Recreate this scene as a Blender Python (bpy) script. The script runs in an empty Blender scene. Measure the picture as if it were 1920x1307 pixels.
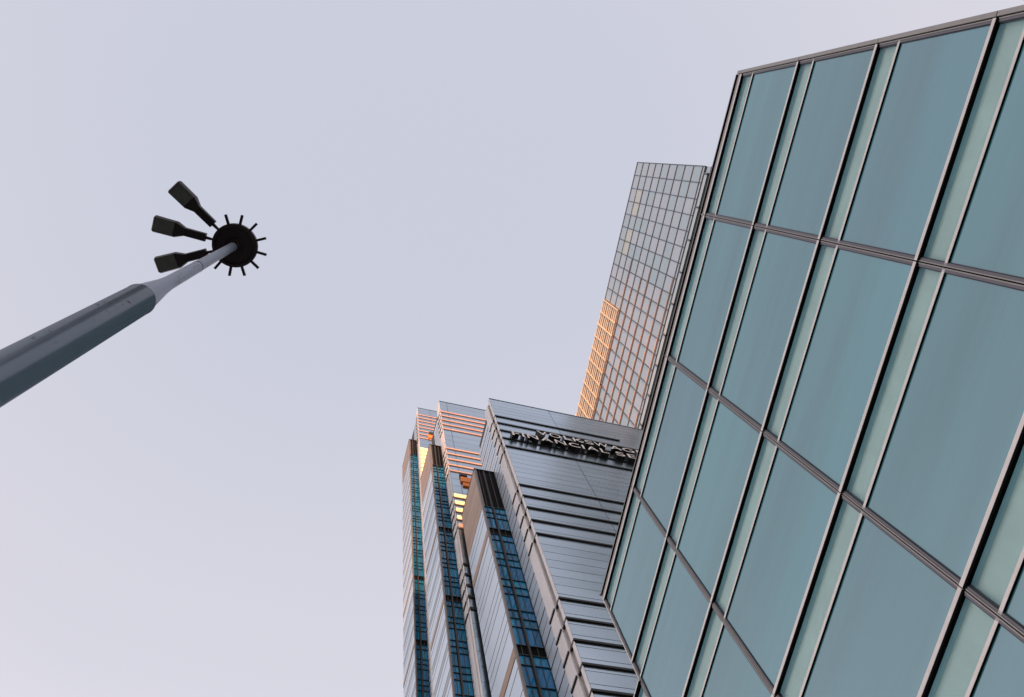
import bpy, bmesh, math, random
from mathutils import Vector, Matrix
random.seed(7)
SC = bpy.context.scene
COL = SC.collection
R = math.radians
EYE = 1.6

# ------------------------------------------------------------------ camera
# world: X = away from the glass office facade's street side, Y = along it, Z up
cam_d = bpy.data.cameras.new('camera')
cam = bpy.data.objects.new('camera', cam_d)
COL.objects.link(cam)
cam_d.sensor_width = 36.0
FPX = 1431.7
cam_d.lens = FPX / 1920 * 36
cam_d.clip_start = 0.1
cam_d.clip_end = 6000
_f, _zx, _zy, _az = FPX, 751.82 - 960, 279.15 - 653.5, 1.7791
_u = Vector((_zx, _zy, _f)).normalized()
_e1 = (Vector((1, 0, 0)) - _u[0] * _u).normalized()
_e2 = _u.cross(_e1)
_d = math.cos(_az) * _e1 + math.sin(_az) * _e2
_n = _d.cross(_u)
def _tow(v): return Vector((v.dot(_n), v.dot(_d), v.dot(_u)))
_rt, _up, _bk = _tow(Vector((1, 0, 0))), _tow(Vector((0, -1, 0))), _tow(Vector((0, 0, -1)))
cam.matrix_world = Matrix(((_rt.x, _up.x, _bk.x, 0), (_rt.y, _up.y, _bk.y, 0), (_rt.z, _up.z, _bk.z, EYE), (0, 0, 0, 1)))
SC.camera = cam

# ------------------------------------------------------------------ sky, sun, exposure
SUN_A, SUN_E = 13.0, 5.0       # azimuth from -Y towards -X, elevation
w = bpy.data.worlds.new('World'); SC.world = w; w.use_nodes = True
nt = w.node_tree; nt.nodes.clear()
sky = nt.nodes.new('ShaderNodeTexSky'); sky.sky_type = 'NISHITA'; sky.sun_disc = False
sky.sun_elevation = R(SUN_E); sky.sun_rotation = R(180 + SUN_A)
sky.air_density = 1.0; sky.dust_density = 1.5
b1 = nt.nodes.new('ShaderNodeBackground'); b1.inputs['Strength'].default_value = 0.05
nt.links.new(sky.outputs[0], b1.inputs['Color'])
# thin, high, even overcast over the clear sky
tc = nt.nodes.new('ShaderNodeTexCoord')
nz = nt.nodes.new('ShaderNodeTexNoise'); nz.inputs['Scale'].default_value = 1.3; nz.inputs['Detail'].default_value = 5; nz.inputs['Roughness'].default_value = 0.5
nt.links.new(tc.outputs['Generated'], nz.inputs['Vector'])
# brighter and pinker towards the horizon, as at sunset under thin cloud
sx = nt.nodes.new('ShaderNodeSeparateXYZ'); nt.links.new(tc.outputs['Generated'], sx.inputs[0])
mz = nt.nodes.new('ShaderNodeMath'); mz.operation = 'MULTIPLY_ADD'; mz.inputs[1].default_value = 0.10; mz.inputs[2].default_value = -0.05
nt.links.new(nz.outputs['Fac'], mz.inputs[0])
ms = nt.nodes.new('ShaderNodeMath'); ms.operation = 'ADD'
nt.links.new(sx.outputs['Z'], ms.inputs[0]); nt.links.new(mz.outputs[0], ms.inputs[1])
rp = nt.nodes.new('ShaderNodeValToRGB'); rp.color_ramp.interpolation = 'EASE'
els = rp.color_ramp.elements
els[0].position = 0.0; els[0].color = (1.9, 1.42, 1.22, 1)
els[1].position = 1.0; els[1].color = (0.615, 0.630, 0.735, 1)
for p_, c in ((0.25, (1.35, 1.15, 1.12)), (0.55, (0.90, 0.86, 0.93)), (0.80, (0.705, 0.685, 0.76))):
    e = els.new(p_); e.color = (*c, 1)
nt.links.new(ms.outputs[0], rp.inputs['Fac'])
b2 = nt.nodes.new('ShaderNodeBackground'); b2.inputs['Strength'].default_value = 0.93
nt.links.new(rp.outputs['Color'], b2.inputs['Color'])
ad = nt.nodes.new('ShaderNodeAddShader'); wo = nt.nodes.new('ShaderNodeOutputWorld')
nt.links.new(b1.outputs[0], ad.inputs[0]); nt.links.new(b2.outputs[0], ad.inputs[1]); nt.links.new(ad.outputs[0], wo.inputs['Surface'])

sl = bpy.data.lights.new('sun', 'SUN'); sl.energy = 5.0; sl.angle = R(0.5); sl.color = (1.0, 0.50, 0.26)
so = bpy.data.objects.new('sun', sl); COL.objects.link(so)
_sd = Vector((-math.sin(R(SUN_A)) * math.cos(R(SUN_E)), -math.cos(R(SUN_A)) * math.cos(R(SUN_E)), math.sin(R(SUN_E))))
so.rotation_euler = _sd.to_track_quat('Z', 'Y').to_euler()
so.location = (0, 0, 300)
SC.view_settings.view_transform = 'Standard'
SC.view_settings.look = 'None'
SC.view_settings.exposure = 0
SC.view_settings.gamma = 1
SC.view_settings.use_curve_mapping = False
SC.render.engine = 'CYCLES'
SC.cycles.max_bounces = 6

# ------------------------------------------------------------------ materials
def mat(name, col, rough=0.5, metal=0.0, ior=1.5, var=0.0, hue=0.0, bump=0.0, bscale=0.3, stain_sheen=0.0, sscale=1.0,
        sstretch=(1, 1, 1), emit=None, estr=0.0, coat=0.0, rvar=0.0, tint2=None):
    """principled material; var/hue = difference from piece to piece, stain_sheen = soft uneven dirt; painted reflection streaks on vision glass, bump = waviness"""
    m = bpy.data.materials.new(name); m.use_nodes = True
    t = m.node_tree; N = t.nodes; L = t.links
    p = N['Principled BSDF']
    p.inputs['Base Color'].default_value = (*col, 1)
    p.inputs['Roughness'].default_value = rough
    p.inputs['Metallic'].default_value = metal
    p.inputs['IOR'].default_value = ior
    if coat: p.inputs['Coat Weight'].default_value = coat; p.inputs['Coat Roughness'].default_value = 0.03
    if emit: p.inputs['Emission Color'].default_value = (*emit, 1); p.inputs['Emission Strength'].default_value = estr
    cur = None
    rgb = N.new('ShaderNodeRGB'); rgb.outputs[0].default_value = (*col, 1); cur = rgb.outputs[0]
    oi = N.new('ShaderNodeObjectInfo'); tcn = N.new('ShaderNodeTexCoord')
    if tint2:
        mx = N.new('ShaderNodeMix'); mx.data_type = 'RGBA'
        L.new(oi.outputs['Random'], mx.inputs['Factor']); L.new(cur, mx.inputs['A']); mx.inputs['B'].default_value = (*tint2, 1)
        cur = mx.outputs['Result']
    if var or hue:
        hs = N.new('ShaderNodeHueSaturation')
        mr = N.new('ShaderNodeMapRange'); mr.inputs['To Min'].default_value = 1 - var; mr.inputs['To Max'].default_value = 1 + var
        L.new(oi.outputs['Random'], mr.inputs['Value']); L.new(mr.outputs[0], hs.inputs['Value'])
        if hue:
            wn = N.new('ShaderNodeTexWhiteNoise'); wn.noise_dimensions = '1D'; L.new(oi.outputs['Random'], wn.inputs['W'])
            m2 = N.new('ShaderNodeMapRange'); m2.inputs['To Min'].default_value = 0.5 - hue; m2.inputs['To Max'].default_value = 0.5 + hue
            L.new(wn.outputs['Value'], m2.inputs['Value']); L.new(m2.outputs[0], hs.inputs['Hue'])
        L.new(cur, hs.inputs['Color']); cur = hs.outputs['Color']
    geo = N.new('ShaderNodeNewGeometry')
    if stain_sheen or bump or rvar:
        mp = N.new('ShaderNodeMapping'); L.new(geo.outputs['Position'], mp.inputs['Vector']); mp.inputs['Scale'].default_value = sstretch
        nn = N.new('ShaderNodeTexNoise'); nn.inputs['Scale'].default_value = sscale; nn.inputs['Detail'].default_value = 6; nn.inputs['Roughness'].default_value = 0.6
        L.new(mp.outputs[0], nn.inputs['Vector'])
    if stain_sheen:
        mr3 = N.new('ShaderNodeMapRange'); mr3.inputs['From Min'].default_value = 0.3; mr3.inputs['From Max'].default_value = 0.7
        mr3.inputs['To Min'].default_value = 1 - stain_sheen; mr3.inputs['To Max'].default_value = 1 + stain_sheen * 0.4
        L.new(nn.outputs['Fac'], mr3.inputs['Value'])
        mm = N.new('ShaderNodeVectorMath'); mm.operation = 'SCALE'
        L.new(cur, mm.inputs[0]); L.new(mr3.outputs[0], mm.inputs['Scale']); cur = mm.outputs[0]
    if rvar:
        mr4 = N.new('ShaderNodeMapRange'); mr4.inputs['To Min'].default_value = max(0.02, rough - rvar); mr4.inputs['To Max'].default_value = rough + rvar
        L.new(nn.outputs['Fac'], mr4.inputs['Value']); L.new(mr4.outputs[0], p.inputs['Roughness'])
    if bump:
        n2_ = N.new('ShaderNodeTexNoise'); n2_.inputs['Scale'].default_value = bscale; n2_.inputs['Detail'].default_value = 2
        L.new(geo.outputs['Position'], n2_.inputs['Vector'])
        bm_ = N.new('ShaderNodeBump'); bm_.inputs['Strength'].default_value = 1.0; bm_.inputs['Distance'].default_value = bump
        L.new(n2_.outputs['Fac'], bm_.inputs['Height']); L.new(bm_.outputs[0], p.inputs['Normal'])
    L.new(cur, p.inputs['Base Color'])
    return m

M = dict(
    vision=mat('coated_vision_glass', (0.060, 0.285, 0.350), 0.04, 0.0, 2.5, var=0.06, hue=0.006, bump=0.004, bscale=0.35, stain_sheen=0.26, sscale=0.55, sstretch=(1, 0.08, 1)),  # soft level streaks painted into the colour as reflections
    lining=mat('shadow_box_lining', (0.44, 0.68, 0.80), 0.6),
    spandrel=mat('pale_green_spandrel_panel', (0.66, 0.97, 0.97), 0.5, 0.0, 1.4, var=0.04, stain_sheen=0.09, sscale=1.2, sstretch=(1, 1, .3)),
    alu=mat('pale_pink_grey_aluminium', (0.84, 0.80, 0.78), 0.40, 0.1, var=0.03, stain_sheen=0.08, sscale=5),
    bandalu=mat('grey_parapet_aluminium', (0.50, 0.475, 0.475), 0.4, 0.2, stain_sheen=.08, sscale=4),
    aludark=mat('grey_anodised_mullion', (0.16, 0.155, 0.175), 0.42, 0.3, stain_sheen=0.10, sscale=7, sstretch=(1, 1, .2)),
    alumid=mat('grey_coping_aluminium', (0.36, 0.345, 0.33), 0.45, 0.3, stain_sheen=0.12, sscale=4),
    rubber=mat('black_gasket_and_shade', (0.004, 0.004, 0.005), 0.95, ior=1.15),  # also the black strips painted as shade under bars and coping
    core=mat('dark_core', (0.05, 0.055, 0.06), 0.8),
    roofing=mat('grey_roofing', (0.18, 0.18, 0.18), 0.9, stain_sheen=0.3, sscale=0.5),
    panel=mat('blue_grey_metal_cladding', (0.49, 0.57, 0.635), 0.24, 1.0, var=0.05, bump=0.01, bscale=0.12, stain_sheen=0.06, sscale=0.15, sstretch=(1, 1, 3), rvar=0.06),
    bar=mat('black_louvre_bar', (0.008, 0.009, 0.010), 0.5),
    sunsetbar=mat('sunset_tinted_louvre_bar', (0.78, 0.46, 0.34), 0.45, 0.1, stain_sheen=0.15, sscale=0.6),  # orange of the low sun is put into this base colour
    stone=mat('pale_stone_cladding', (0.77, 0.78, 0.82), 0.6, stain_sheen=0.12, sscale=0.5, sstretch=(1, 1, .5), var=.03),
    notch=mat('uneven_grey_concrete', (0.30, 0.29, 0.29), 0.8, stain_sheen=0.45, sscale=0.9, bump=.05, bscale=1.2),
    mirror=mat('sky_reflecting_glass', (0.66, 0.70, 0.74), 0.06, 0.9, 1.9, var=0.05, bump=0.006, bscale=0.2),
    satin=mat('pale_satin_side_panel', (0.62, 0.74, 0.87), 0.32, 0.25, var=0.035, stain_sheen=0.05, sscale=0.2),
    satindim=mat('grey_satin_side_panel', (0.36, 0.39, 0.43), 0.30, 0.3, var=0.12),
    line=mat('dark_grey_transom', (0.035, 0.036, 0.04), 0.5),
    teal=mat('deep_teal_glass', (0.006, 0.155, 0.33), 0.06, 0.0, 1.5, var=0.35, hue=0.012, bump=0.006, bscale=0.3),
    tealbar=mat('blue_black_glazing_bar', (0.015, 0.022, 0.032), 0.4),
    mullion=mat('brown_black_mullion', (0.030, 0.026, 0.025), 0.6, stain_sheen=.2, sscale=2),
    frame=mat('grey_brown_edge_frame', (0.20, 0.175, 0.165), 0.5, 0.2, stain_sheen=.15, sscale=1),
    blackscreen=mat('black_plant_screen_glass', (0.005, 0.005, 0.005), 0.5, 0.0, 1.1),
    copper=mat('brown_metal_louvre', (0.40, 0.285, 0.215), 0.5, 0.2, var=0.10, stain_sheen=.1, sscale=.3),
    litwin=mat('sun_glint_glow', (0.6, 0.45, 0.25), 0.4, emit=(1.0, 0.56, 0.18), estr=2.1),  # glow imitating sun glints on the tower fronts
    orange=mat('painted_orange_reflection', (0.95, 0.27, 0.02), 0.5),  # stands in for warm reflections on the tower fronts
    glasssheet='GLASS', sunglint2=mat('dim_sun_glint_glow', (0.6, 0.4, 0.3), 0.4, emit=(1.0, 0.45, 0.22), estr=0.7),  # dimmer glow for the lowest painted glint
    letter_face=mat('pale_letter_face', (0.84, 0.84, 0.85), 0.45),
    letter_side=mat('black_letter_side', (0.006, 0.006, 0.006), 0.5),
    tglass=mat('pale_grey_tower_glass', (0.50, 0.61, 0.62), 0.07, 0.5, 2.0, var=0.11, hue=0.02, tint2=(0.53, 0.54, 0.56), bump=0.01, bscale=0.15),
    glowstrip=mat('sunset_glow_strip', (0.84, 0.50, 0.38), 0.5, var=.15),  # sunset glow put into the colour
    tpale=mat('pale_channel_panel', (0.60, 0.66, 0.66), 0.3, 0.3),
    tcream=mat('cream_blind_behind_glass', (0.60, 0.63, 0.56), 0.12, 0.0, 1.6),
    tbar=mat('tower_grey_fin', (0.085, 0.09, 0.10), 0.45, 0.2),
    tbarh=mat('tower_satin_transom', (0.40, 0.395, 0.42), 0.5, 0.1, stain_sheen=.1, sscale=.2),
    glowslat=mat('sunset_glow_slat', (0.95, 0.72, 0.50), 0.5, 0.0, var=.08, stain_sheen=.1, sscale=.2),  # warm sunset tone put into the colour
    polelow=mat('painted_pole_steel', (0.125, 0.165, 0.215), 0.22, 0.35, stain_sheen=0.10, sscale=9, sstretch=(1, 1, .2), rvar=0.05),
    pole=mat('galvanised_pole_steel', (0.23, 0.265, 0.34), 0.38, 0.3, stain_sheen=0.10, sscale=9, sstretch=(1, 1, .2), rvar=0.06),
    polescuff=mat('black_scuff', (0.02, 0.02, 0.022), 0.7),
    lampblack=mat('dark_lamp_paint', (0.018, 0.009, 0.008), 0.45),
    lampglass=mat('smoked_lamp_glass', (0.17, 0.17, 0.145), 0.3, 0, 1.5, stain_sheen=.25, sscale=9),
    paving=mat('grey_granite_paving', (0.20, 0.195, 0.19), 0.8, stain_sheen=.25, sscale=2, var=.08),
    asphalt=mat('asphalt', (0.05, 0.05, 0.052), 0.9, stain_sheen=.2, sscale=.4),
)

def sheet_glass():
    m = bpy.data.materials.new('clear_greenish_sheet_glass'); m.use_nodes = True
    t = m.node_tree; t.nodes.clear(); N = t.nodes; L = t.links
    tr = N.new('ShaderNodeBsdfTransparent'); tr.inputs[0].default_value = (1, 1, 1, 1)
    gl = N.new('ShaderNodeBsdfGlossy'); gl.inputs['Roughness'].default_value = 0.03
    fr = N.new('ShaderNodeFresnel'); fr.inputs['IOR'].default_value = 1.5
    mx = N.new('ShaderNodeMixShader'); o = N.new('ShaderNodeOutputMaterial')
    L.new(fr.outputs[0], mx.inputs[0]); L.new(tr.outputs[0], mx.inputs[1]); L.new(gl.outputs[0], mx.inputs[2]); L.new(mx.outputs[0], o.inputs[0])
    return m
M['glasssheet'] = sheet_glass()

# ------------------------------------------------------------------ helpers
_cache = {}
def box_mesh(sx, sy, sz, m):
    k = (round(sx, 4), round(sy, 4), round(sz, 4), m.name)
    if k in _cache: return _cache[k]
    me = bpy.data.meshes.new(m.name + '_box')
    a, b, c = sx / 2, sy / 2, sz / 2
    v = [(-a, -b, -c), (a, -b, -c), (a, b, -c), (-a, b, -c), (-a, -b, c), (a, -b, c), (a, b, c), (-a, b, c)]
    f = [(0, 3, 2, 1), (4, 5, 6, 7), (0, 1, 5, 4), (1, 2, 6, 5), (2, 3, 7, 6), (3, 0, 4, 7)]
    me.from_pydata(v, [], f); me.materials.append(m); me.update()
    _cache[k] = me
    return me
def thing(name, label, cat, loc=(0, 0, 0), rotz=0.0, group=None):
    o = bpy.data.objects.new(name, None); COL.objects.link(o)
    o.empty_display_size = 0.5
    o.location = loc; o.rotation_euler = (0, 0, rotz)
    o['label'] = label; o['category'] = cat
    if group: o['group'] = group
    return o
def obj(name, me, parent=None, loc=(0, 0, 0), rot=(0, 0, 0)):
    o = bpy.data.objects.new(name, me); COL.objects.link(o)
    if parent: o.parent = parent
    o.location = loc; o.rotation_euler = rot
    return o
def piece(name, parent, x0, x1, y0, y1, z0, z1, m, tilt=0.0):
    """one box-shaped piece between given bounds (parent space)"""
    me = box_mesh(abs(x1 - x0), abs(y1 - y0), abs(z1 - z0), m)
    rot = (random.uniform(-tilt, tilt), random.uniform(-tilt, tilt), random.uniform(-tilt, tilt)) if tilt else (0, 0, 0)
    return obj(name, me, parent, ((x0 + x1) / 2, (y0 + y1) / 2, (z0 + z1) / 2), rot)
class Joined:
    """many boxes in one mesh, for pieces too small or too many to be picked apart"""
    def __init__(s): s.v = []; s.f = []
    def box(s, x0, x1, y0, y1, z0, z1):
        n = len(s.v)
        s.v += [(x0, y0, z0), (x1, y0, z0), (x1, y1, z0), (x0, y1, z0), (x0, y0, z1), (x1, y0, z1), (x1, y1, z1), (x0, y1, z1)]
        s.f += [tuple(n + i for i in q) for q in ((0, 3, 2, 1), (4, 5, 6, 7), (0, 1, 5, 4), (1, 2, 6, 5), (2, 3, 7, 6), (3, 0, 4, 7))]
    def build(s, name, m, parent, stuff=True):
        me = bpy.data.meshes.new(name); me.from_pydata(s.v, [], s.f); me.materials.append(m); me.update()
        o = obj(name, me, parent)
        if stuff: o['kind'] = 'stuff'
        return o
def lathe(prof, seg=48):
    """profile [(r, z), ...] turned about Z"""
    v, f = [], []
    for r, z in prof:
        for i in range(seg):
            a = 2 * math.pi * i / seg; v.append((r * math.cos(a), r * math.sin(a), z))
    for k in range(len(prof) - 1):
        for i in range(seg):
            j = (i + 1) % seg
            f.append((k * seg + i, k * seg + j, (k + 1) * seg + j, (k + 1) * seg + i))
    n = len(v)      # caps get rings of their own so that the side shades cleanly
    v += v[:seg]; f.append(tuple(n + i for i in range(seg))[::-1])
    v += v[(len(prof) - 1) * seg:len(prof) * seg]; f.append(tuple(n + seg + i for i in range(seg)))
    return v, f
def mesh(name, v, f, m, smooth=False):
    me = bpy.data.meshes.new(name); me.from_pydata(v, [], f); me.materials.append(m); me.update()
    if smooth:
        for p in me.polygons: p.use_smooth = len(p.vertices) == 4
    return me

# ------------------------------------------------------------------ ground
def struct(name, me, loc=(0, 0, 0)):
    o = obj(name, me, None, loc); o['kind'] = 'structure'; return o
S_ = 1500
struct('ground', mesh('ground', [(-S_, -S_, 0), (S_, -S_, 0), (S_, S_, 0), (-S_, S_, 0)], [(0, 1, 2, 3)], M['asphalt']))
J = Joined(); J.box(-4, 10.0, -40, 60, 0.0, 0.12)
pv = J.build('pavement', M['paving'], None, False); pv['kind'] = 'structure'

# ------------------------------------------------------------------ unseen blocks behind the camera, added to block the low sun
_S = Vector((-math.sin(R(SUN_A)), -math.cos(R(SUN_A)), 0)); _Q = Vector((math.cos(R(SUN_A)), -math.sin(R(SUN_A)), 0))
def sun_blocker(label, q0, q1, dist, h, deep=22):  # unseen slab, placed and sized to cut off the sun
    c = _S * (dist + deep / 2) + _Q * ((q0 + q1) / 2)
    t = thing('sun_blocker_slab', label, 'building', (c.x, c.y, 0), R(-SUN_A), 'sun-blocking slabs added out of view')
    wd = (q1 - q0) / 2
    piece('wall', t, -wd, wd, -deep / 2, deep / 2, 0, h, M['notch'])
    piece('parapet', t, -wd - .2, wd + .2, -deep / 2 - .2, deep / 2 + .2, h, h + .8, M['alumid'])
    J = Joined()
    n = int(h / 3.6); k = max(3, int(wd * 2 / 3))
    for i in range(n):
        for j in range(k):
            x = -wd + (j + .5) * 2 * wd / k
            J.box(x - .9, x + .9, deep / 2, deep / 2 + .05, i * 3.6 + 1.1, i * 3.6 + 3.0)
    J.build('window', M['mirror'], t)
    return t
sun_blocker('long low block added out of view to keep the low sun off the street', -70, -5.2, 172, 52)
sun_blocker('tall grey slab added out of view to shade the lettered tower', -5, 50.0, 170, 130.5)
sun_blocker('tallest grey slab added out of view to shade the near end of the glass tower', 50.2, 90, 172, 214)

# ------------------------------------------------------------------ glass office building (right)
D = 10.13
g = thing('glass_office_building', 'glass office building with wide blue-grey panes and pale green bands, filling the right side', 'office building', (D, 0, 0))
Vy = [s * D for s in (-.4435, .003, .4909, .9786, 1.4255)]
zE = lambda z: z * D + EYE
FL = 0.3553 * D
A0 = zE(2.4034); SP = 0.0788 * D
zo = zE(2.4355)
JT = 0.013      # half of the black joint
CAPW = 0.072    # mullion cap either side of the joint
levelsA = [A0, zE(2.0475), zE(1.6928), zE(1.3372), zE(.9814), zE(.6258), zE(.2702), zE(-.0854)]
zlow2 = zE(1.962)     # roofline of the lower end section, refined below
def spandrel(ya, yb, z0, z1):
    dp = .12
    p = piece('spandrel_panel', g, dp, dp + .02, ya, yb, z0, z1, M['spandrel'])
    for nm, a, b, c, d in (('lining', ya, yb, z1 - .004, z1), ('lining', ya, yb, z0, z0 + .004), ('lining', ya, ya + .004, z0 + .005, z1 - .005), ('lining', yb - .004, yb, z0 + .005, z1 - .005)):
        q = piece(nm, g, .014, dp - .001, a, b, c, d, M['lining'])
    v = [(0, ya + .005, z0 + .005), (0, yb - .005, z0 + .005), (0, yb - .005, z1 - .005), (0, ya + .005, z1 - .005)]
    k = (round(yb - ya, 3), round(z1 - z0, 3))
    if k not in _sheets:
        a, b = (yb - ya) / 2 - .005, (z1 - z0) / 2 - .005
        _sheets[k] = mesh('glass_sheet', [(0, -a, -b), (0, a, -b), (0, a, b), (0, -a, b)], [(0, 3, 2, 1)], M['glasssheet'])
    obj('spandrel_glass', _sheets[k], g, (.008, (ya + yb) / 2, (z0 + z1) / 2))
_sheets = {}
def bay(y0, y1, top_levels, first_full=True, ztop=None):
    ya, yb = y0 + JT + CAPW, y1 - JT - CAPW
    for i, za in enumerate(top_levels):
        zb = za - SP
        # transom bars with a black strip below painted as underside shade; they run to the joint
        for zz, h, pr, gk in ((za, .085, .065, .05), (zb, .072, .036, .016)):
            if zz < .3: continue
            piece('transom', g, -pr, 0.06, y0 + JT, y1 - JT, zz, zz + h, M['alu'])
            piece('shade_gasket', g, -pr + .004, 0.06, y0 + JT + .002, y1 - JT - .002, zz - gk, zz - .001, M['rubber'])
        if zb > .3:
            spandrel(ya, yb, zb + .069, za - .051)
        zn = top_levels[i + 1] + .085 if i + 1 < len(top_levels) else .12
        if zb - .03 - zn > .2:
            piece('window_pane', g, 0.0, 0.03, ya, yb, zn, zb - .017, M['vision'], 0.0012)
for b in range(4):
    bay(Vy[b], Vy[b + 1], levelsA)
    # coping: o line, band below it
    y0, y1 = Vy[b] + JT, Vy[b + 1] - JT
    piece('coping', g, -.10, .35, y0, y1, zo, zo + .035, M['alumid'])
    piece('shade_gasket', g, -.095, .30, y0, y1, zo - .055, zo - .001, M['rubber'])  # black strip painted as shade under the coping
    piece('parapet_panel', g, -.055, .02, y0, y1, A0 + .088, zo - .056, M['bandalu'])
# lower end section past the taller corner
z2 = zlow2
y5 = Vy[4] + 0.4466 * D
y6 = y5 + .4877 * D
for ya_, yb_ in ((Vy[4], y5), (y5, y6)):
    y0, y1 = ya_ + JT, yb_ - JT
    bay(ya_, yb_, levelsA[2:])
    piece('coping', g, -.10, .35, y0, y1, z2, z2 + .045, M['alu'])
    piece('shade_gasket', g, -.095, .3, y0, y1, z2 - .055, z2 - .001, M['rubber'])
    zb1 = zE(1.885)
    piece('transom', g, -.055, .06, y0, y1, zb1, zb1 + .085, M['alu'])
    piece('shade_gasket', g, -.05, .06, y0, y1, zb1 - .03, zb1 - .001, M['rubber'])
    spandrel(y0 + CAPW, y1 - CAPW, zb1 + .086, z2 - .057)
    piece('window_pane', g, 0.0, 0.03, y0 + CAPW, y1 - CAPW, levelsA[2] + .105, zb1 - .03, M['vision'], .001)
# mullions: two flat caps with a black joint, split at each floor line
for k, y in enumerate(Vy + [y5, y6]):
    top = zo - .056 if k < 5 else z2 - .056
    cuts = [top] + [z for z in levelsA if z < top - .3 and z > .3] + [.12]
    for a in range(len(cuts) - 1):
        z1_, z0_ = cuts[a] - (.052 if a else 0), cuts[a + 1] + .087
        for sgn in (-1, 1):
            if k == 0 and sgn < 0: continue
            if k == 4 and sgn > 0 and a < 1: continue
            if k == 6 and sgn > 0: continue
            ya_, yb_ = sorted((y + sgn * JT, y + sgn * (JT + .022)))
            piece('mullion_lip', g, -.050, .05, ya_, yb_, z0_, z1_, M['alumid'])
            ya_, yb_ = sorted((y + sgn * (JT + .0225), y + sgn * (JT + CAPW)))
            piece('mullion_cap', g, -.036, .05, ya_, yb_, z0_, z1_, M['aludark'])
            # a narrow dark rebate along the outer edge
            ya_, yb_ = sorted((y + sgn * (JT + CAPW + .001), y + sgn * (JT + CAPW + .022)))
            piece('mullion_rebate', g, -.018, .05, ya_, yb_, z0_, z1_, M['tealbar'])
    piece('mullion_joint', g, -.03, .06, y - JT + .001, y + JT - .001, .12, top - .003, M['rubber'])
# corner trims with joints
for z1_, z0_ in zip([zo + .04] + levelsA[1:6], levelsA[1:7]):
    piece('corner_trim', g, -.07, .12, Vy[0] - .11, Vy[0] - JT, z0_ + .02, z1_, M['alumid'])
    piece('corner_trim_return', g, .12, .30, Vy[0] - .100, Vy[0] - .06, z0_ + .02, z1_ - .003, M['alumid'])
piece('end_trim', g, -.06, .30, Vy[4] + JT, Vy[4] + .045, z2 + .1, zo + .034, M['alu'])
piece('coping_end', g, -.11, .34, Vy[4] - JT, Vy[4] + .04, zo + .036, zo + .06, M['rubber'])
# body behind the curtain wall
piece('body', g, .20, 11.5, Vy[0] + .005, Vy[4] + .01, 0.0, zo - .02, M['core'])
piece('lower_body', g, .20, 11.5, Vy[4] + .02, y6, 0.0, z2 - .02, M['core'])
piece('roof', g, .21, 11.4, Vy[0] + .1, Vy[4] - .1, zo - .019, zo + .03, M['roofing'])
for b in range(4):      # end wall glazing
    for i, za in enumerate(levelsA[:6]):
        piece('side_pane', g, .35 + b * 2.8, .35 + b * 2.8 + 2.7, Vy[0] - .03, Vy[0] + .002, levelsA[i + 1] + .15, za - .1, M['vision'])

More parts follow.
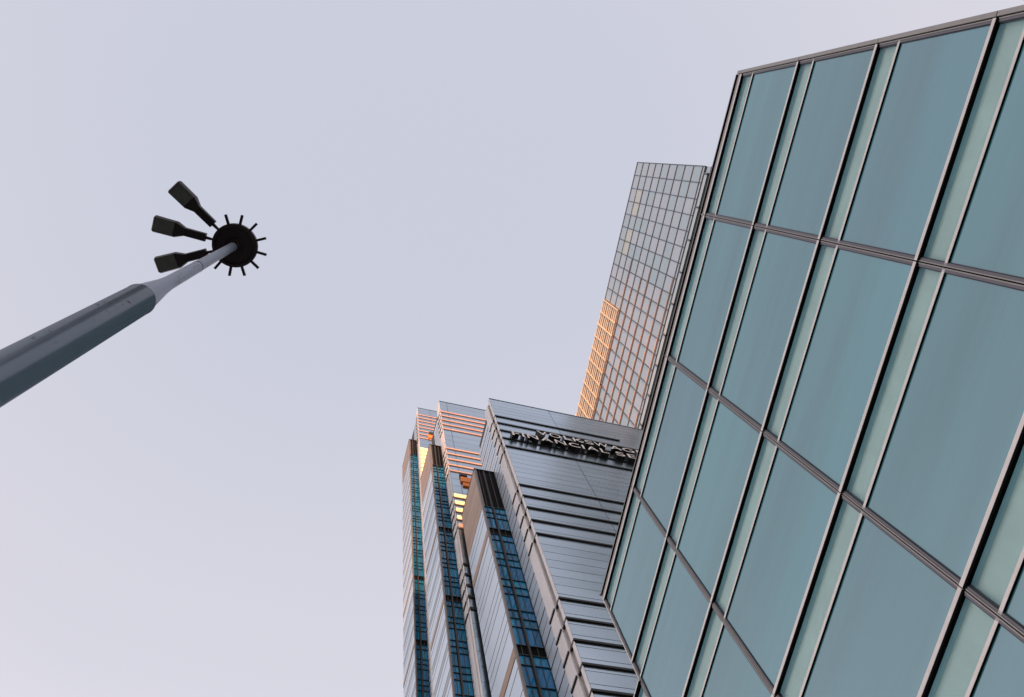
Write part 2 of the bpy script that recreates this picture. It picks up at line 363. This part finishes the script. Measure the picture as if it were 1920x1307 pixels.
# ------------------------------------------------------------------ stepped tower complex
TH = R(2.7); U = 33.0
def zU(z): return z * U + EYE
c_, s_ = math.cos(TH), math.sin(TH)
def cplx(x, y, z=0): return (x * U * c_ - y * U * s_, x * U * s_ + y * U * c_, z)
class Tower:
    def __init__(s, name, label, X, Y, **k):
        s.X, s.Y = X, Y
        s.t = thing(name, label, 'tower', cplx(X, Y), TH, 'stepped grey towers with black-topped glazed wings')
        s.__dict__.update(k)
    def fx(s, x): return (x - s.X) * U
    def fy(s, y): return (y - s.Y) * U
    def P(s, name, x0, x1, y0, y1, z0, z1, m, tilt=0):   # bounds in complex units, z in complex units
        return piece(name, s.t, s.fx(x0), s.fx(x1), s.fy(y0), s.fy(y1), zU(z0), zU(z1), m, tilt)
def block(name, label, X, Y, XR, top, fl, runs, barmat, bh, bp, seam, depth, slab, glass_to, h1, zmin, pan_step, lit=(), skips=(), dark_below=0):
    T = Tower(name, label, X, Y)
    t = T.t
    m1 = 1 / U
    # core
    T.P('body', X + .012, XR - .01, Y + .012, Y + depth, 0 - EYE / U, top - .004, M['core'])
    xi = X + .0005
    # front cladding panels row by row
    cols = [xi] + list(seam) + [XR]
    z = top; rows = []
    while z > zmin:
        rows.append((z - fl * pan_step, z)); z -= fl * pan_step
    gap = .03 * m1
    for z0, z1 in rows:
        for a, b in zip(cols[:-1], cols[1:]):
            T.P('cladding_panel', a + gap, b - gap, Y, Y + .005, z0 + gap, z1 - gap, M['panel'], 0.0006)
    T.P('lower_cladding', xi, XR, Y + .0005, Y + .0055, -EYE / U, z, M['panel'])
    T.P('joint_backing', xi, XR, Y + .0055, Y + .0115, z, top - .002, M['line'])
    # roof edge
    T.P('parapet', X - .001, XR, Y - .002, Y + .012, top, top + .006, M['panel'])
    # corner: front return, uneven grey notch, stone slab
    n0, s0, s1 = Y + .0125, Y + slab[0], Y + slab[1]
    T.P('front_edge', X - .0015, xi - .0001, Y - .0005, n0, -EYE / U, top - .002, M['stone'])
    T.P('corner_recess', X + .004, X + .0118, n0 + .0002, s0 - .0002, -EYE / U, top - .012, M['notch'])
    nz0 = h1 if h1 < top else top
    zz = top - .008
    k = 0
    while zz > zmin:
        z2_ = max(zmin, zz - fl * 4)
        T.P('stone_slab', X - .0015, X + .0117, s0, s1, z2_ + gap * .3, zz, M['stone'])
        zz = z2_; k += 1
    T.P('stone_slab', X - .0015, X + .0117, s0, s1, -EYE / U, zmin, M['stone'])
    # louvre bars: on the front, round the recess and on the slab
    for za in runs:
        sk = [s for s in skips if abs(s[0] - za) < fl * .2]
        xr = sk[0][1] if sk else XR
        h, p = bh * m1, bp * m1
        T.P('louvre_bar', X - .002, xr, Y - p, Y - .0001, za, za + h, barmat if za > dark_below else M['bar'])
        T.P('louvre_bar_return', X - .0022, X + .0035, Y - p + .0002, s0 - .004, za + .0002, za + h - .0002, M['bar'])
        T.P('slab_bar', X - .0015 - p * .8, X - .0016, s0 + .001, s1, za + fl * .05, za + fl * .05 + h * .8, M['bar'])
    for (z0, z1, xa, xb, mm) in lit:  # glowing bands painted as sun glints, no windows behind
        T.P('glint_band', xa, xb, Y - .004, Y - .0002, z0, z1, M[mm])
    # side glazing with a line at each floor and a thinner one between
    g0, g1 = s1 + .0002, Y + glass_to
    z = h1
    rr = runs[0]
    zf = rr + math.floor((h1 - rr) / fl) * fl
    segs = []
    T.P('side_cap', X + .0005, X + .0117, g0, g1, h1, h1 + .006, M['stone'])
    zt = h1
    q = zf
    while q > zmin * .9:
        T.P('side_pane', X + .0005, X + .006, g0, g1, q + .0015, zt - .0006, M['satin'], 0.0006)
        T.P('side_transom', X - .0006, X + .004, g0 - .006, g1, q - .0017, q + .0012, M['line'])
        zt = q - .0018
        qm = q - fl * .5
        T.P('side_pane', X + .0005, X + .006, g0, g1, qm + .0008, zt, M['satin'], 0.0006)
        T.P('side_thin_transom', X + .0001, X + .003, g0, g1, qm - .0006, qm + .0006, M['line'])
        zt = qm - .0008
        q -= fl
    T.P('lower_side_glazing', X + .0008, X + .006, g0, g1, -EYE / U, zt, M['satin'])
    return T
def wing(T, XL, XR, YW, YB, top, capb, per, bands, zmin, cols, single):
    """narrow glazed wing: black top storeys, teal gridded front, banded side"""
    e = .0045
    if True:
        T.P('wing_body', XL + .004, XR + .01, YW + .006, YB, -EYE / U, top - .006, M['core'])
        T.P('wing_cap', XL - .002, XR, YW - .004, YB, top, top + .006, M['bar'])
        T.P('plant_screen', XL + e, XR - .001, YW, YW + .005, capb, top - .0005, M['blackscreen'])
        # faint framing seen in the black screen
        xm = XL + (XR - XL) * .45
        for xx, ww in ((xm, .0035), (XL + (XR - XL) * .22, .0012), (XL + (XR - XL) * .74, .0016)):
            T.P('screen_post', xx - ww, xx + ww, YW - .002, YW - .0001, capb + .001, top - .001, M['mullion'])
        T.P('edge_frame', XL - .001, XL + e - .0001, YW - .003, YW + .006, zmin, top - .0005, M['frame'])
        T.P('screen_edge', XL + e + .0001, XL + e + .004, YW - .002, YW - .0001, capb, top - .001, M['frame'])
        # teal glazing
        xs = [XL + e + .0005, XL + e + .0005 + (xm - .004 - XL - e) * .45, xm - .004, xm + .004, xm + .004 + (XR - xm - .005) * .5, XR - .001]
        cuts = []
        z = bands[0]
        while z < capb: z += per
        lines = []
        while z > zmin - per:
            lines += [z, z - per * .25, z - per * .5]
            z -= per
        lines = sorted([l for l in lines if zmin < l < capb - per * .06], reverse=True)
        lines = [capb] + lines + [zmin]
        jt, jp = Joined(), Joined()
        for a, b in zip(lines[:-1], lines[1:]):
            dark = any(abs(a - bd) < per * .03 for bd in bands)
            for i, (xa, xb) in enumerate(zip(xs[:-1], xs[1:])):
                if i == 2: continue
                mm = M['blackscreen'] if dark else M['teal']
                if single:
                    T.P('teal_pane' if not dark else 'dark_pane', xa + .0004, xb - .0004, YW, YW + .003, b + .001, a - .001, mm, .0012)
                elif dark:
                    T.P('dark_pane', xa, xb, YW, YW + .003, b, a, mm)
                else:
                    T.P('teal_pane', xa + .0004, xb - .0004, YW, YW + .003, b + .001, a - .001, mm, .0012) if i in (0, 3) or True else None
            if a != capb:
                (T.P('glazing_bar', xs[0], xs[-1], YW - .0035, YW + .001, a - .0011, a + .0011, M['tealbar']))
        T.P('glazing_bar', xs[0], xs[-1], YW - .004, YW + .001, capb - .002, capb + .0015, M['tealbar'])
        for xx in (xs[1], xs[4]):
            T.P('glazing_bar', xx - .0008, xx + .0008, YW - .0015, YW + .001, zmin, capb - .002, M['tealbar'])
        T.P('centre_mullion', xs[2] + .0016, xs[3] - .0016, YW - .0075, YW + .002, zmin, capb - .0021, M['mullion'])
        T.P('corner_post', XR - .0009, XR + .0015, YW - .003, YW + .002, zmin, top - .001, M['tealbar'])
        T.P('lower_wing_glazing', XL, XR, YW + .0005, YW + .0055, -EYE / U, zmin, M['teal'])
        # side: brown upper storeys, pale bands below with thin lines
        n = 8
        for i in range(n):
            za, zb = top - .001 - (top - capb) * i / n, top - .001 - (top - capb) * (i + 1) / n
            T.P('brown_louvre', XL - .0010, XL + .0035, YW + .0065, YB, zb + .0006, za, M['copper'])
        for a, b in zip(lines[:-1], lines[1:]):
            dark = any(abs(a - bd) < per * .03 for bd in bands)
            if dark: T.P('brown_louvre', XL - .0012, XL + .0035, YW + .0065, YB, b + .001, a - .0010, M['copper'])
            else: T.P('side_pane', XL, XL + .0035, YW + .0065, YB, b + .0008, a - .0008, M['satin'] if single or lines.index(a) % 3 != 1 else M['satindim'], .0006)
            th_ = 1.5 if single else 1.3
            T.P('side_thin_transom', XL - .0004, XL + .003, YW + .0065, YB, b - .0011 * th_, b + .0008 * th_, M['line'])
        T.P('lower_wing_side', XL + .0002, XL + .0035, YW + .0065, YB, -EYE / U, zmin - .001, M['satin'])

def runs_of(z0s, fl): return [z - k * fl for z in z0s for k in range(5)]
# nearest tower, with the lettering
fC = .0882
rC = runs_of((3.128, 2.416, 1.715, 1.0), fC)
TC = block('sign_tower', 'nearest stepped tower, blue-grey metal front carrying large lettering near its top', .639, 1.0, 1.50, 3.375, fC, rC, M['bar'], .24, .15,
           (.93,), .235, (.033, .079), .236, 3.262, 1.0, .5, skips=((3.128, 1.223),))
wing(TC, .556, .639, 1.15, 1.362, 2.853, 2.522, .1606, (2.358, 1.715), 1.20, 4, True)
# middle tower
YB = 1.38; fB = .0703
rB = runs_of((3.04 * YB, 2.63 * YB, 2.22 * YB, 1.81 * YB), fB)
litB = []
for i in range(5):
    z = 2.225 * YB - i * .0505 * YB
    litB.append((z - .002, z + .030, .392 * YB + .003, .72, 'litwin' if i < 4 else 'sunglint2'))
TB = block('middle_tower', 'middle stepped tower, tall grey front striped with orange-lit bars behind the lettered one', .391 * YB, YB, .90, 3.183 * YB, fB, rB, M['sunsetbar'], .46, .12,
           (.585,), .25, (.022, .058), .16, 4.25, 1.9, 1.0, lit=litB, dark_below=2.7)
wing(TB, .478, .391 * YB, 1.455, 1.662, 3.835, 3.567, .128, (2.915, 2.402, 1.886), 1.7, 4, False)
TB.P('dark_reflection', .385 * YB + .055, .445 * YB + .005, YB - .012, YB - .001, 2.392 * YB, 2.412 * YB, M['bar'])  # dark and orange patches painted as the wing top's reflection
TB.P('orange_reflection', .385 * YB + .055, .445 * YB + .02, YB - .010, YB - .001, 2.345 * YB, 2.383 * YB, M['orange'])
TB.P('orange_reflection', .385 * YB + .062, .445 * YB + .02, YB - .008, YB - .001, 2.315 * YB, 2.339 * YB, M['orange'])
# farthest tower
YA = 1.92; fA = .0703
rA = [2.945 * YA - k * fA for k in range(8)] + [2.585 * YA - k * fA for k in range(7)]
litA = []
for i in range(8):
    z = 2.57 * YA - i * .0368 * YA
    litA.append((z - .004, z + .040, .291 * YA + .004, .66 - i * .006, 'litwin'))  # glow bands painted as sun glints
TA = block('farthest_tower', 'farthest and tallest stepped tower, leftmost of the three, with warm-lit bars', .292 * YA, YA, .92, 3.034 * YA, fA, rA[:8], M['sunsetbar'], .46, .12,
           (.66,), .30, (.02, .05), .14, 5.70, 2.8, 1.0, lit=litA)
TA.P('dark_reflection', .33 * YA, .365 * YA, YA - .014, YA - .001, 2.735 * YA, 2.755 * YA, M['bar'])  # painted reflection patches on this front too
TA.P('orange_reflection', .325 * YA, .37 * YA, YA - .012, YA - .001, 2.695 * YA, 2.728 * YA, M['orange'])
wing(TA, .506, .292 * YA, 2.0, 2.222, 5.30, 5.02, .130, (3.44, 2.92), 2.5, 4, False)

# ------------------------------------------------------------------ lettering on the tower front
sign = thing('sign_lettering', 'large two-row lettering standing proud of the nearest tower front', 'sign', cplx(.639, 1.0), TH)
def letter(ch, xa, xb, zb, h):
    cu = bpy.data.curves.new('glyph', 'FONT'); cu.body = ch; cu.size = 1.0
    cu.extrude = 0.5; cu.offset = 0.004; cu.resolution_u = 6
    tmp = bpy.data.objects.new('glyph_tmp', cu); COL.objects.link(tmp)
    dg = bpy.context.evaluated_depsgraph_get()
    me = bpy.data.meshes.new_from_object(tmp.evaluated_get(dg))
    bpy.data.objects.remove(tmp); bpy.data.curves.remove(cu)
    xs = [v.co.x for v in me.vertices]; ys = [v.co.y for v in me.vertices]
    x0, x1, y0, y1 = min(xs), max(xs), min(ys), max(ys)
    dep = .021 * U
    for v in me.vertices:
        x, y, z = v.co
        # letter x -> tower X, letter y -> up, letter z (front) -> -Y
        v.co = ((x - x0) / (x1 - x0) * (xb - xa) * U, -z * dep, (y - y0) / (y1 - y0) * h * U)
    me.materials.clear(); me.materials.append(M['letter_side']); me.materials.append(M['letter_face'])
    me.update()
    for p in me.polygons:
        p.material_index = 1 if p.normal.y < -.9 else 0
        p.use_smooth = False
    o = obj('letter_' + ch.lower(), me, sign, ((xa - .639) * U, -(.0125) * U, zU(zb)))
    return o
row1 = [('V', .795, .839), ('O', .848, .900), ('L', .913, .947), ('K', .955, 1.000), ('S', 1.008, 1.044), ('W', 1.050, 1.112), ('A', 1.122, 1.170), ('G', 1.178, 1.230), ('E', 1.244, 1.280), ('N', 1.292, 1.336)]
row2 = [('F', .675, .706), ('I', .718, .727), ('N', .740, .786), ('A', .797, .848), ('N', .860, .906), ('C', .920, .968), ('I', .978, .987), ('A', .998, 1.048), ('L', 1.060, 1.094),
        ('S', 1.128, 1.168), ('E', 1.182, 1.218), ('R', 1.232, 1.275), ('V', 1.284, 1.330), ('I', 1.340, 1.350), ('C', 1.362, 1.408), ('E', 1.42, 1.452), ('S', 1.462, 1.498)]
for ch, a, b in row1: letter(ch, a, b, 2.936, .043)
for ch, a, b in row2: letter(ch, a, b, 2.866, .043)
J = Joined()
J.box(.15 * U, .70 * U, -.0018 * U, -.0003 * U, zU(2.944), zU(2.950)); J.box(.03 * U, .86 * U, -.0018 * U, -.0003 * U, zU(2.874), zU(2.880))
J.build('mounting_rail', M['letter_side'], sign, False)

# ------------------------------------------------------------------ tall glass tower behind
UT = 56.0
def zT(z): return z * UT + EYE
tw = thing('glass_tower', 'tall pale glass tower with a fine window grid and a sunset glow built as orange slats', 'tower', (UT, 0, 0))
bayw, flh = .0557 * UT, .0828 * UT
y0T = -.1535 * UT; zTop = zT(3.285)
nB, nF = 24, 9
piece('body', tw, .12, 30, y0T + .1, y0T + nB * bayw, 0, zTop - .1, M['core'])
for f in range(nF):
    z1 = zTop - f * flh; z0 = z1 - flh
    for b in range(nB):
        ya = y0T + b * bayw
        cream = (f == 1 and b in (2, 3, 5, 6))
        piece('window_pane', tw, 0, .08, ya + .06, ya + bayw - .06, z0 + .16, z1 - .14, M['tcream'] if cream else M['tglass'], .0022)
for f in range(nF + 1):
    z = zTop - f * flh
    piece('transom', tw, -.12, .1, y0T - .05, y0T + nB * bayw, z - .12, z + .12, M['tbarh'])
for b in range(nB + 1):
    y = y0T + b * bayw
    piece('fin', tw, -.14, .1, y - .085, y + .085, zTop - nF * flh - 1.29, zTop + .1, M['tbar'])
# last, shorter row, then a channel with brackets under the main grid
zc = zTop - nF * flh
yE = y0T + nB * bayw
for b in range(nB):
    ya = y0T + b * bayw
    piece('window_pane', tw, 0, .08, ya + .06, ya + bayw - .06, zc - 1.25, zc - .14, M['tglass'], .002)
piece('channel_rail', tw, -.12, .06, y0T, yE, zc - 1.46, zc - 1.30, M['tbar'])
piece('channel_rail', tw, -.12, .06, y0T, yE, zc - 1.98, zc - 1.86, M['tbar'])
piece('channel_glass', tw, 0, .05, y0T, yE, zc - 1.85, zc - 1.47, M['tglass'])
piece('channel_glass', tw, 0, .05, y0T, yE, zc - 4.6, zc - 1.99, M['tglass'])
piece('channel_rail', tw, -.40, -.28, y0T + 1.2, yE, zc - 2.50, zc - 2.38, M['tbar'])
piece('channel_rail', tw, -.40, -.28, y0T + 1.2, yE, zc - 4.12, zc - 4.0, M['tbar'])
piece('channel_panel', tw, -.34, -.28, y0T + 1.2, yE, zc - 3.99, zc - 2.51, M['tpale'])
for b in range(0, nB, 2):
    y = y0T + 1.3 + b * bayw
    piece('bracket', tw, -.48, -.1, y, y + .3, zc - 4.15, zc - 2.3, M['tbar'])
# reflected sunset glow on the middle storeys, added as tinted strips
for f in range(3, nF + 1):
    for b in range(7 + (f * 5) % 3, nB):
        if (b * 7 + f * 3) % 11 == 0: continue
        y = y0T + b * bayw
        piece('glow_strip', tw, -.22, -.125, y + .10, y + bayw - .10, zTop - f * flh + .125, zTop - f * flh + .125 + (.20 if b < 11 else .38), M['glowstrip'])
for i in range(8):
    za = zc - 4.62 - i * flh
    piece('lower_glazing', tw, 0, .08, y0T, y0T + nB * bayw, za - flh + .2, za, M['tglass'])
    piece('transom', tw, -.2, .1, y0T, y0T + nB * bayw, za + .002, za + .15, M['tbar'])
piece('lower_wall', tw, 0.01, .08, y0T, y0T + nB * bayw, 0, zc - 4.7 - 8 * flh, M['tglass'])
# near end wall
piece('end_wall', tw, .1, 30, y0T - .02, y0T + .09, 0, zTop - .1, M['tglass'])
# reflected sunset glow on the top far storeys, added as tinted slats
ys0 = y0T + 11 * bayw
for f in range(3):
    for i in range(3):
        z = zTop - f * flh - .25 - i * (flh - .3) / 3
        piece('glow_slat', tw, -.42, -.31, ys0, y0T + nB * bayw, z - .85, z, M['glowslat'])
for b in range(11, nB + 1):
    y = y0T + b * bayw
    piece('screen_post', tw, -.58, -.425, y - .12, y + .12, zTop - 3 * flh, zTop + .12, M['glowslat'])  # uprights of the added glow slats

# ------------------------------------------------------------------ street lamp mast
H_ = 2.6; az = R(139.8)
px, py = H_ * math.cos(az), H_ * math.sin(az)
def zp(k): return k * H_ + EYE
lamp = thing('street_lamp', 'tall grey steel street lamp with three black heads on one side of its round hub', 'street lamp', (px, py, 0.12))
lamp.rotation_euler = (.0032 * math.cos(az), .0032 * math.sin(az), 0)      # the mast leans a little
dz = -.12
zc0 = zp(2.635) + dz
v, f = lathe([(.139, .0), (.1375, 3), (.136, zc0 - .012), (.1385, zc0 - .01), (.1385, zc0), (.128, zc0 + .004)])
obj('lower_pole', mesh('lower_pole', v, f, M['polelow'], True), lamp)
v, f = lathe([(.126, zc0 + .003), (.118, zc0 + .14), (.095, zc0 + .42), (.078, zc0 + .62), (.071, zc0 + .78), (.0695, zc0 + .80)])
obj('reducer_cone', mesh('reducer_cone', v, f, M['pole'], True), lamp)
zj = zp(3.374) + dz; ztop = zp(4.11) + dz
v, f = lathe([(.068, zc0 + .79), (.064, zj - .01)])
obj('upper_pole', mesh('upper_pole', v, f, M['pole'], True), lamp)
v, f = lathe([(.0655, zj - .009), (.0655, zj + .012)])
obj('joint_ring', mesh('joint_ring', v, f, M['polescuff'], True), lamp)
v, f = lathe([(.0625, zj + .013), (.056, ztop + .02)])
obj('upper_pole', mesh('upper_pole2', v, f, M['pole'], True), lamp)
v, f = lathe([(.30, 0), (.30, .03), (.16, .035), (.15, .12)])
obj('base_flange', mesh('base_flange', v, f, M['pole'], True), lamp)
for i in range(8):
    a = i * math.pi / 4
    v, f = lathe([(.018, .03), (.018, .07)], 6)
    obj('anchor_bolt', mesh('anchor_bolt', v, f, M['alumid']), lamp, (.24 * math.cos(a), .24 * math.sin(a), 0))
for zz_ in (zp(0.6),):
    v, f = lathe([(.1392, zz_), (.1405, zz_ + .002), (.1405, zz_ + .014), (.1392, zz_ + .016)])
    obj('weld_band', mesh('weld_band', v, f, M['polelow'], True), lamp)
# hub disc
zd = zp(4.13) + dz
v, f = lathe([(.10, zd - .02), (.12, zd + .005), (.245, zd + .01), (.25, zd - .012), (.265, zd - .012), (.27, zd + .0), (.292, zd + .003), (.298, zd + .02), (.298, zd + .07), (.2, zd + .09)], 72)
obj('hub_disc', mesh('hub_disc', v, f, M['lampblack']), lamp)
v, f = lathe([(.075, zd - .10), (.085, zd - .10), (.088, zd - .02), (.099, zd - .021)], 40)
obj('hub_collar', mesh('hub_collar', v, f, M['lampblack']), lamp)
def radial(name, r0, r1, hw0, hw1, z0, z1, ang, m, par=lamp):
    v = [(r0, -hw0, z0), (r1, -hw1, z0), (r1, hw1, z0), (r0, hw0, z0), (r0, -hw0, z1), (r1, -hw1, z1), (r1, hw1, z1), (r0, hw0, z1)]
    fc = [(0, 3, 2, 1), (4, 5, 6, 7), (0, 1, 5, 4), (1, 2, 6, 5), (2, 3, 7, 6), (3, 0, 4, 7)]
    return obj(name, mesh(name, v, fc, m), par, (0, 0, 0), (0, 0, R(ang)))
for a in (6.5, 36.2, 65.5, 93.0, 121.5, 246.5, 276.0, 305.0, 335.5):
    radial('hub_stub', .285, .424, .0165, .0165, zd + .02, zd + .055, a, M['lampblack'])
for a in (154.5, 185.2, 216.3):
    hd = obj('lamp_head', mesh('lamp_head', [], [], M['lampblack']), lamp, (0, 0, 0), (0, 0, R(a)))
    sec = [(.385, .060, .052, .085), (.66, .060, .060, .10), (.775, .112, .075, .14), (1.045, .116, .075, .13), (1.062, .100, .060, .11)]
    v, fc = [], []
    for (r, hw, lo, hi) in sec:
        b_ = zd + .03
        cw = hw * .86
        v += [(r, -hw, b_ + .012), (r, -cw, b_ - lo + .03), (r, cw, b_ - lo + .03), (r, hw, b_ + .012), (r, cw, b_ + hi - .03), (r, -cw, b_ + hi - .03)]
    for k in range(len(sec) - 1):
        for i in range(6):
            j = (i + 1) % 6
            fc.append((k * 6 + i, (k + 1) * 6 + i, (k + 1) * 6 + j, k * 6 + j))
    fc.append(tuple(range(6))); fc.append(tuple(24 + i for i in range(6))[::-1])
    me = mesh('lamp_head', v, fc, M['lampblack']); hd.data = me
    zl = zd + .03 - .075 + .03
    gl = mesh('lamp_lens', [(.79, -.094, zl - .004), (1.035, -.098, zl - .004), (1.035, .098, zl - .004), (.79, .094, zl - .004),
                            (.79, -.094, zl + .003), (1.035, -.098, zl + .003), (1.035, .098, zl + .003), (.79, .094, zl + .003)],
              [(0, 3, 2, 1), (4, 5, 6, 7), (0, 1, 5, 4), (1, 2, 6, 5), (2, 3, 7, 6), (3, 0, 4, 7)], M['lampglass'])
    obj('lamp_lens', gl, hd)
    radial('lamp_spigot', .285, .40, .014, .022, zd + .022, zd + .05, a, M['lampblack'])
# scuffs on the pole
J = Joined()
me_v, me_f = [], []
def scuff(zk, ang, wd, ht, r):
    n = len(me_v); seg = 4
    for i in range(seg + 1):
        a = R(ang + (i - seg / 2) * wd / seg)
        jit = random.uniform(-.3, .3) * ht
        me_v.append((r * math.cos(a), r * math.sin(a), zk + jit)); me_v.append((r * math.cos(a), r * math.sin(a), zk + ht * (1 - abs(i - seg / 2) / seg) + jit))
    for i in range(seg): me_f.append((n + 2 * i, n + 2 * i + 2, n + 2 * i + 3, n + 2 * i + 1))
# pole side facing the camera
fa = math.degrees(math.atan2(-py, -px))
for i in range(40):
    k = random.choice([random.uniform(2.15, 2.5), random.uniform(2.25, 2.4), random.uniform(1.85, 2.0)])
    scuff(k * H_ + EYE + dz, fa - random.uniform(5, 60), random.uniform(2, 12), random.uniform(.002, .010), .1385)
for i in range(34):
    k = random.uniform(3.0, 3.5)
    scuff(k * H_ + EYE + dz, fa + random.uniform(-60, 50), random.uniform(6, 30), random.uniform(.003, .010), .0705 - (k - 3.0) * .008)
sc = obj('scuff_marks', mesh('scuff_marks', me_v, me_f, M['polescuff']), lamp); sc['kind'] = 'stuff'
